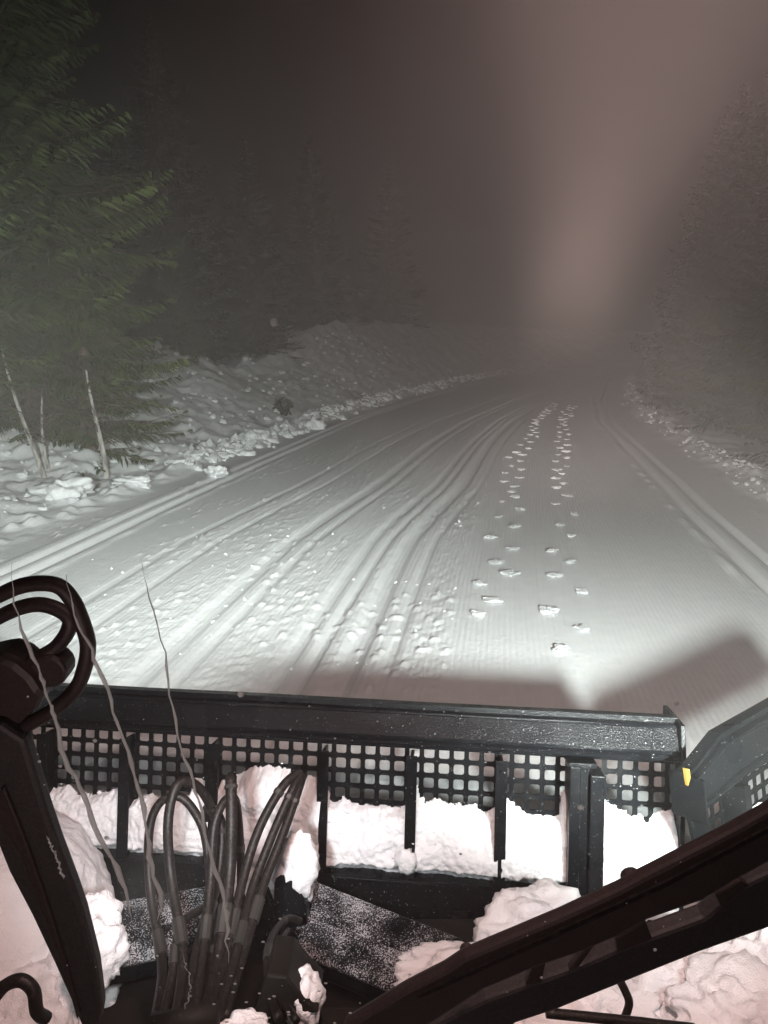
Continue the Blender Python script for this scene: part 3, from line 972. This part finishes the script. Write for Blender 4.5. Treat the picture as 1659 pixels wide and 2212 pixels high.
bay_snow(e[2] + .012, e[3] - .01, lip_b, tb([(270, 1735), (300, 1728), (400, 1730), (415, 1690), (440, 1690)]), .095, 4.1, 'packed snow behind the left hose loops, second bay from the left')
bay_snow(e[3] + .012, e[4] - .008, -.665, tb([(460, 1700), (500, 1690), (530, 1672), (575, 1662), (620, 1675), (650, 1690), (690, 1685)]), .11, 7.7, 'tallest lumpy snow mass in the blade behind the right hoses', lump=.07, sag=.25)
bay_snow(e[4] + .008, e[5] - .008, lip_b, tb([(700, 1710), (715, 1735), (760, 1742), (800, 1752), (850, 1750), (890, 1755)]), .09, 9.2, 'packed snow in the bay right of the lumpy mass', )
bay_snow(e[5] + .008, e[6] - .008, lip_b, tb([(892, 1680), (905, 1735), (950, 1745), (1000, 1750), (1060, 1765), (1085, 1762)]), .095, 12.4, 'packed snow with a small dark pit, middle of the right half of the blade')
bay_snow(e[6] + .008, e[7] - .075, lip_b, tb([(1090, 1735), (1120, 1755), (1150, 1775), (1200, 1772), (1213, 1760), (1218, 1715), (1240, 1712)]), .10, 15.8, 'packed snow left of the stout channel post')
bay_snow(e[7] + .074, e[8] - .004, -.67, tb([(1300, 1720), (1330, 1750), (1370, 1780), (1400, 1785), (1430, 1760), (1450, 1755)]), .12, 18.1, 'brightest packed snow between the channel post and the right end plate', lump=.02)

def chunk(name, c, r, squash, seed, label, cat='snow chunk', level=4, amp=.55, scale=1.7, group=None, rz=0.0):
    me = blob_mesh(name, level, amp, scale, seed, tuple(r * q_ for q_ in squash), M_SNOW, 5)
    o = link_mesh(name, me, loc=tuple(c)); o.rotation_euler = (0, 0, rz)
    props(o, label, cat, group)
    return o
# overflow and lumps round the frame
chunk('snow_lump', B(rib_a[4] - .015, -.46, -.112), .045, (1, .6, 1.3), 2, 'small snow lump stuck on the rib between two right bays', level=3)
chunk('snow_lump', at(640, 1880, 2.80), .11, (.7, .7, 1.4), 5, 'icy lump dripping below the tallest snow mass', level=4)
chunk('snow_heap', at(1150, 2020, 2.76), .17, (1.25, .8, .9), 6, 'snow heap under the cross bar left of the channel post', level=5)
chunk('snow_heap', at(985, 2110, 2.52), .13, (1.7, .8, .7), 7, 'snow spilling over the end of the right push beam', level=5)
chunk('snow_heap', at(1195, 1985, 2.80), .14, (1.2, .8, .8), 8, 'rounded snow lump tucked against the channel post foot', level=4)
chunk('snow_heap', at(1250, 2190, 2.25), .17, (1.5, 1, .8), 9, 'snow heap below the wiper inside the small hose bow', level=5)
chunk('snow_heap', at(1420, 2170, 2.30), .18, (1.4, .9, .8), 10, 'grey white snow heap right of the hose bow', level=5)
chunk('snow_heap', at(1545, 2130, 2.35), .19, (1, 1, 1.0), 11, 'tall craggy snow lump near the bottom right corner', level=5)
chunk('snow_heap', at(1650, 2160, 2.25), .16, (1, 1, 1.2), 12, 'snow lump cut by the right edge of the picture', level=5)
chunk('snow_heap', at(1590, 2215, 2.1), .16, (1.3, 1, .8), 13, 'lowest snow lump in the bottom right corner', level=5)
chunk('snow_lump', W(.13, -.33, -.05), .05, (.9, .6, 1.5), 14, 'narrow snow lump on the first grille of the right wing', level=3)
chunk('snow_lump', W(.08, -.40, -.06), .05, (1.1, .6, .8), 15, 'low snow lump at the hinge of the right wing', level=3)
chunk('snow_heap', W(.42, -.36, -.06), .17, (1.0, .5, 1.0), 16, 'bright snow packed behind the rib of the right wing', level=5)
chunk('snow_heap', at(-60, 2030, 2.90), .55, (1.0, 1.0, .85), 17, 'big smooth snow heap at the left edge behind the wiper post', level=6, amp=.12)
chunk('snow_heap', at(205, 1990, 2.50), .10, (.9, .8, 1.1), 18, 'craggy snow chunk right of the wiper post, upper one', level=4)
chunk('snow_heap', at(215, 2055, 2.42), .10, (.9, .8, 1.1), 19, 'craggy snow chunk right of the wiper post, lower one', level=4)
chunk('snow_heap', at(120, 2150, 2.62), .155, (1.2, 1, .9), 20, 'pinkish snow heap beneath the bent hose in the bottom left corner', level=5)
chunk('snow_heap', at(40, 2200, 2.55), .17, (1.2, 1, .9), 23, 'bluish snow inside the bent hose in the bottom left corner', level=5)
chunk('snow_heap', at(650, 2150, 2.15), .07, (.9, 1, 1.1), 21, 'small snow chunk on the deck right of the hose bundle', level=4)
chunk('snow_heap', at(520, 2238, 1.95), .055, (1.6, 1, .6), 22, 'snow ledge at the bottom edge below the hose bundle', level=5)
chunk('snow_heap', at(1010, 2225, 1.95), .10, (1.6, 1, .6), 24, 'snow ledge at the bottom edge under the wiper pivot', level=4)

# ------------------------------------------------------------------ the snow groomer itself: deck, hoses, windscreen, wipers
groomer = empty('snow_groomer', (0, 0.9, 0.0))
props(groomer, 'snow groomer seen from its cab, with wipers, hoses and front deck', 'snow groomer')
dk = 0.42
q = PB(); q.prism([(-.75, 1.15, dk), (.62, 1.15, dk), (.62, 1.70, dk), (.30, 1.86, dk), (-.62, 1.86, dk), (-.75, 1.75, dk)], np.array([0, 0, -.03])); deck = q.build('front_deck', M_DECK, groomer, bevel=.004)
q = PB(); q.prism([(-1.05, 1.3, .16), (1.05, 1.3, .16), (1.05, 2.50, .16), (-1.05, 2.50, .16)], np.array([0, 0, -.03])); q.build('belly_plate', M_DECK, groomer, bevel=.004)
for i in range(9):
    k = PB(); xx = -.62 + i * .15
    for j in range(6):
        yy = 1.35 + j * .15 + (.07 if i % 2 else 0)
        if yy > 1.7: continue
        k.boxf(lambda a, b_, n: np.array([a, b_, n]), xx - .012, xx + .012, yy - .004, yy + .004, dk, dk + .004)
    k.build('tread_row', M_DECK, deck)
q = PB(); q.prism([at(1335, 2075, 2.45), at(1440, 2072, 2.45), at(1425, 2160, 2.3), at(1330, 2150, 2.3)], np.array([0, .05, -.05])); q.build('side_plate', M_WING, groomer, bevel=.004)
q = PB(); q.tube(spline([at(1410, 2060, 2.55), at(1470, 2095, 2.45), at(1497, 2098, 2.42), at(1530, 2040, 2.5), at(1570, 1990, 2.6)], 6), .035, 12); q.build('bracket_tube', M_WING, groomer, True)
q = PB(); q.tube([at(1590, 2105, 2.4), at(1640, 2030, 2.5)], .04, 12); q.build('bracket_tube', M_WING, groomer, True)

def hose(pts, r, m=M_HOSE, name='hydraulic_hose', parent=None, sides=10, clamps=()):
    r *= 0.92
    q = PB(); path = spline([at(x, y, d_) for x, y, d_ in pts], 9); q.tube(path, r, sides)
    o = q.build(name, m, parent or groomer, True)
    if name == 'hydraulic_hose':
        k = 9 + int(random.random() * 5)
        c = PB(); c.tube(path[k:k + 4], r * 1.28, 10); c.build('crimp_collar', M_CRIMP, o)
        k = len(path) - 12
        c = PB(); c.tube(path[k:k + 2], r * 1.15, 8); c.build('tie_band', M_CRIMP, o)
    return o
hose([(335, 2215, 2.0), (350, 2080, 2.25), (325, 1930, 2.42), (322, 1800, 2.48), (345, 1735, 2.5), (390, 1722, 2.5), (430, 1770, 2.5), (447, 1830, 2.48), (455, 1930, 2.42), (452, 2080, 2.25), (430, 2200, 2.0)], .0165)
hose([(380, 2210, 1.98), (395, 2060, 2.2), (370, 1900, 2.38), (363, 1780, 2.42), (380, 1700, 2.46), (412, 1690, 2.5), (445, 1722, 2.55), (470, 1790, 2.6), (480, 1870, 2.6), (470, 1990, 2.5)], .018)
hose([(420, 2200, 1.98), (440, 2050, 2.2), (455, 1900, 2.36), (462, 1790, 2.42), (480, 1738, 2.46), (500, 1722, 2.5), (512, 1745, 2.55), (520, 1850, 2.58), (520, 1960, 2.6)], .0165)
hose([(440, 2205, 1.95), (470, 2080, 2.18), (495, 1900, 2.38), (500, 1780, 2.44), (499, 1690, 2.5), (500, 1680, 2.54)], .022)
hose([(452, 2200, 1.97), (490, 2060, 2.22), (525, 1900, 2.42), (560, 1790, 2.52), (610, 1700, 2.6), (650, 1665, 2.66)], .0185)
hose([(470, 2200, 1.97), (510, 2060, 2.2), (545, 1920, 2.4), (590, 1800, 2.52), (630, 1710, 2.6), (652, 1668, 2.66)], .0175)
hose([(485, 2200, 1.99), (525, 2060, 2.22), (570, 1910, 2.42), (612, 1800, 2.54), (640, 1720, 2.62), (655, 1672, 2.68)], .0185)
hose([(400, 2205, 2.0), (425, 2060, 2.22), (470, 1900, 2.46), (478, 1780, 2.54), (445, 1740, 2.58)], .0185)
hose([(350, 2205, 2.02), (372, 2110, 2.15), (390, 2000, 2.3), (440, 1960, 2.5)], .015)
hose([(600, 2200, 1.98), (578, 2110, 2.2), (585, 2030, 2.4), (620, 1985, 2.56), (650, 1990, 2.6)], .013)
hose([(640, 2205, 2.0), (595, 2130, 2.2), (598, 2050, 2.38), (622, 2010, 2.52)], .013)
hose([(-20, 2165, 1.6), (10, 2130, 1.6), (45, 2118, 1.6), (72, 2140, 1.6), (80, 2185, 1.6), (100, 2200, 1.62)], .016, name='bent_hose')
hose([(1335, 2110, 1.9), (1350, 2140, 1.9), (1359, 2165, 1.9), (1353, 2190, 1.9), (1342, 2215, 1.9)], .012, name='bent_hose')
hose([(1180, 2188, 1.75), (1330, 2203, 1.75), (1500, 2222, 1.75)], .013, name='grab_rod')
# collar and strap that bind the hoses at their foot
q = PB(); q.tube([at(330, 2215, 1.86), at(470, 2190, 1.86)], .03, 12); q.build('hose_collar', M_DECK, groomer, True)
q = PB(); q.prism([at(x, y, 2.08) for x, y in ((575, 2105), (620, 2110), (650, 2150), (690, 2190), (640, 2190), (590, 2230), (540, 2225))], F * .2); q.build('lift_bracket', M_DECK, groomer, bevel=.008)

# windscreen pane and what clings to it
GP = np.array([0, .66, 2.3]); GN = unit(np.array([0, -math.cos(math.radians(6)), -math.sin(math.radians(6))]))
GU = np.array([0, -math.sin(math.radians(6)), math.cos(math.radians(6))])
q = PB(); q.prism([GP + R * a + GU * b_ for a, b_ in ((-1.15, -1.2), (1.15, -1.2), (1.15, 1.0), (-1.15, 1.0))], -GN * .006)
glass = q.build('windscreen', M_GLASS, groomer)
def on_glass(x, y, off=.010): return hit(x, y, GP - GN * off, GN)
def trickle(pts, r0, r1, seed):
    rs = np.random.RandomState(seed)
    n = 46
    p = spline([np.array([x, y, 0.0]) for x, y in pts], max(3, n // len(pts)))
    path = []; rad = []
    for i, s in enumerate(p):
        f_ = i / (len(p) - 1)
        path.append(on_glass(s[0] + rs.normal() * 2.3, s[1] + rs.normal() * 1.5, .009))
        rad.append((r0 + (r1 - r0) * f_) * rs.uniform(.45, 1.25) * (0.25 + 0.75 * smooth(0, .15, f_)) * (1 - .8 * smooth(.9, 1, f_)))
    q = PB(); q.tube(path, rad, 6); q.build('water_trickle', M_TRICKLE, glass, True)
trickle([(22, 1215), (40, 1330), (70, 1420), (95, 1475), (105, 1520), (120, 1560), (140, 1640), (180, 1720), (215, 1810), (262, 1900), (285, 1985)], .0014, .0030, 1)
trickle([(145, 1240), (160, 1330), (190, 1385), (225, 1470), (250, 1560), (285, 1650), (310, 1750), (322, 1850), (345, 1930), (342, 1990)], .0014, .0032, 2)
trickle([(300, 1205), (325, 1290), (355, 1410), (375, 1530), (400, 1640), (430, 1730), (450, 1830), (480, 1925), (490, 1990), (495, 2080)], .0006, .0030, 3)
trickle([(100, 1805), (120, 1850), (140, 1900)], .0010, .0014, 4)
trickle([(395, 2060), (410, 2130), (400, 2180)], .0006, .0010, 5)
def drop(x, y, r, asp=1.0):
    v, f = ICO[1]
    c = on_glass(x, y, .0085)
    q = PB(); q.add([c + R * (s[0] * r) + GU * (s[1] * r * asp) - GN * (s[2] * r * .4) for s in v], f)
    q.build('water_drop', M_TRICKLE, glass, True)
for x, y, r in ((592, 696, .0042), (520, 1500, .0042), (1255, 1745, .0042), (230, 1810, .0030), (205, 1600, .0028), (238, 1850, .0026), (995, 1845, .002),
                (470, 2065, .0022), (605, 1985, .002), (112, 1525, .002), (1462, 1520, .0030), (60, 1505, .0016), (340, 2065, .0018), (85, 1645, .0022), (130, 1655, .0025), (1415, 2052, .0028), (1170, 2112, .0022), (885, 2105, .0018)):
    drop(x, y, r)
rs = np.random.RandomState(9)
for (x, y) in ((462, 2170), (480, 2130), (500, 2110), (505, 2125), (498, 2142), (520, 2090), (530, 2165), (492, 2210), (560, 2145), (575, 2160), (600, 2155), (622, 2195), (700, 2120), (580, 2200), (660, 2195), (720, 2208), (760, 2190),
               (690, 2150), (495, 2030), (570, 2030), (545, 2180), (628, 2185), (640, 2172)):
    drop(x + rs.normal() * 3, y + rs.normal() * 3, .0021 + .0008 * rs.rand(), .55)
for _ in range(46):
    drop(rs.uniform(30, 1600), rs.uniform(1500, 2200), rs.uniform(.0007, .0013))

# left wiper: a tapered pressed-steel arm on a hub, with the washer hose looped round its head
def plate(poly, off, th):
    return [hit(x, y, GP - GN * off, GN) for x, y in poly], -GN * th
left = empty('wiper', tuple(np.array([-.5, .75, 1.7]) - np.array([0, .9, 0]))); left.parent = groomer
q = PB(); p_, o_ = plate([(-60, 1600), (-8, 1560), (52, 1600), (98, 1752), (124, 1828), (159, 1920), (179, 1978), (208, 2093), (219, 2180), (214, 2215), (180, 2232), (150, 2160), (115, 2082), (66, 1978), (17, 1885), (-60, 1690)], .055, .022)
q.prism(p_, o_); arm = q.build('arm', M_ARM, left, bevel=.006)
q = PB(); p_, o_ = plate([(-30, 1740), (8, 1700), (60, 1830), (110, 1975), (150, 2110), (172, 2190), (166, 2205), (140, 2110), (96, 1990), (46, 1850)], .049, .006)
q.prism(p_, o_); q.build('spine', M_WIPER, arm, bevel=.002)
q = PB(); p_, o_ = plate([(-60, 1430), (0, 1415), (35, 1432), (70, 1462), (95, 1500), (72, 1540), (45, 1570), (-10, 1600), (-60, 1590)], .070, .05)
q.prism(p_, o_); q.build('hub', M_WIPER, left, bevel=.010)
q = PB(); c_ = on_glass(102, 1452, .08); q.tube([c_, c_ - GN * .03], .022, 16); q.build('hub_knob', M_WIPER, left, bevel=.004)
def washer(pts, r, off):
    q = PB(); q.tube(spline([on_glass(x, y, off + dz) for x, y, dz in pts], 8), r, 10); q.build('washer_hose', M_WIPER, left, True)
washer([(-40, 1305, 0), (0, 1285, 0), (45, 1266, 0), (91, 1260, 0), (130, 1268, 0), (157, 1298, 0), (174, 1335, 0), (187, 1375, 0), (190, 1402, 0), (184, 1438, 0), (165, 1485, 0), (120, 1530, 0), (70, 1560, .004), (40, 1580, .01)], .0088, .07)
washer([(-40, 1355, .03), (0, 1332, .03), (46, 1312, .03), (88, 1306, .03), (128, 1318, .03), (150, 1338, .028), (146, 1365, .026), (122, 1397, .024), (85, 1420, .02), (40, 1442, .02)], .0088, .07)

# right wiper: blade above, arm below, with gaps between the two
right = empty('wiper', tuple(np.array([.45, .75, 1.7]) - np.array([0, .9, 0]))); right.parent = groomer
q = PB(); p_, o_ = plate([(1700, 1733), (1582, 1800), (1440, 1872), (1385, 1900), (1340, 1925), (1210, 1985), (1002, 2072), (960, 2100), (877, 2142), (740, 2225), (860, 2260), (985, 2180), (1047, 2140), (1160, 2092), (1262, 2058), (1340, 2024), (1400, 1990), (1520, 1948), (1590, 1905), (1700, 1845)], .050, .020)
q.prism(p_, o_); wb = q.build('blade_holder', M_WIPER, right, bevel=.006)
for (x, y, a_) in ((1376, 1928, .013), (1012, 2088, .009)):
    q = PB(); c_ = on_glass(x, y, .055); q.tube([c_, c_ - GN * .03], a_, 14); q.build('bridge_joint', M_WIPER, wb, bevel=.003)
q = PB(); p_, o_ = plate([(1700, 1768), (1440, 1905), (1200, 2015), (900, 2152), (905, 2158), (1205, 2024), (1445, 1914), (1700, 1778)], .046, .006)
q.prism(p_, o_); q.build('rubber_lip', M_HOSE, wb)
q = PB(); p_, o_ = plate([(1700, 1870), (1610, 1912), (1520, 1985), (1335, 2052), (1262, 2085), (1170, 2118), (1050, 2160), (900, 2232), (1060, 2262), (1115, 2213), (1200, 2185), (1341, 2128), (1511, 2060), (1659, 2008), (1700, 1990)], .075, .026)
q.prism(p_, o_); ar_ = q.build('arm', M_ARM, right, bevel=.006)
for poly in ([(1268, 2050), (1290, 2036), (1250, 2092), (1228, 2098)], [(1395, 1990), (1330, 2030), (1335, 2060), (1410, 2030)], [(1545, 1935), (1600, 1905), (1620, 1915), (1560, 1965)], [(1150, 2090), (1180, 2080), (1170, 2125), (1135, 2130)]):
    q = PB(); p_, o_ = plate(poly, .066, .012); q.prism(p_, o_); q.build('link_tab', M_WIPER, ar_, bevel=.002)

# ------------------------------------------------------------------ night fog
hz = MB()
x0, x1, y0, y1, z0, z1 = -75, 105, -16, 156, -9.0, 24.0
hz.add([(x0, y0, z0), (x1, y0, z0), (x1, y1, z0), (x0, y1, z0), (x0, y0, z1), (x1, y0, z1), (x1, y1, z1), (x0, y1, z1)],
       [(3, 2, 1, 0), (4, 5, 6, 7), (0, 1, 5, 4), (1, 2, 6, 5), (2, 3, 7, 6), (3, 0, 4, 7)])
M_HAZE = bpy.data.materials.new('haze'); M_HAZE.use_nodes = True
th = M_HAZE.node_tree; th.nodes.remove(th.nodes['Principled BSDF'])
pv = th.nodes.new('ShaderNodeVolumePrincipled')
pv.inputs['Color'].default_value = (0.96, 0.90, 0.88, 1)
pv.inputs['Density'].default_value = 0.0125
pv.inputs['Anisotropy'].default_value = 0.5
th.links.new(pv.outputs[0], th.nodes['Material Output'].inputs['Volume'])
o = hz.build('haze', M_HAZE)
props(o, label='thin night fog lit by the headlights', kind='stuff')
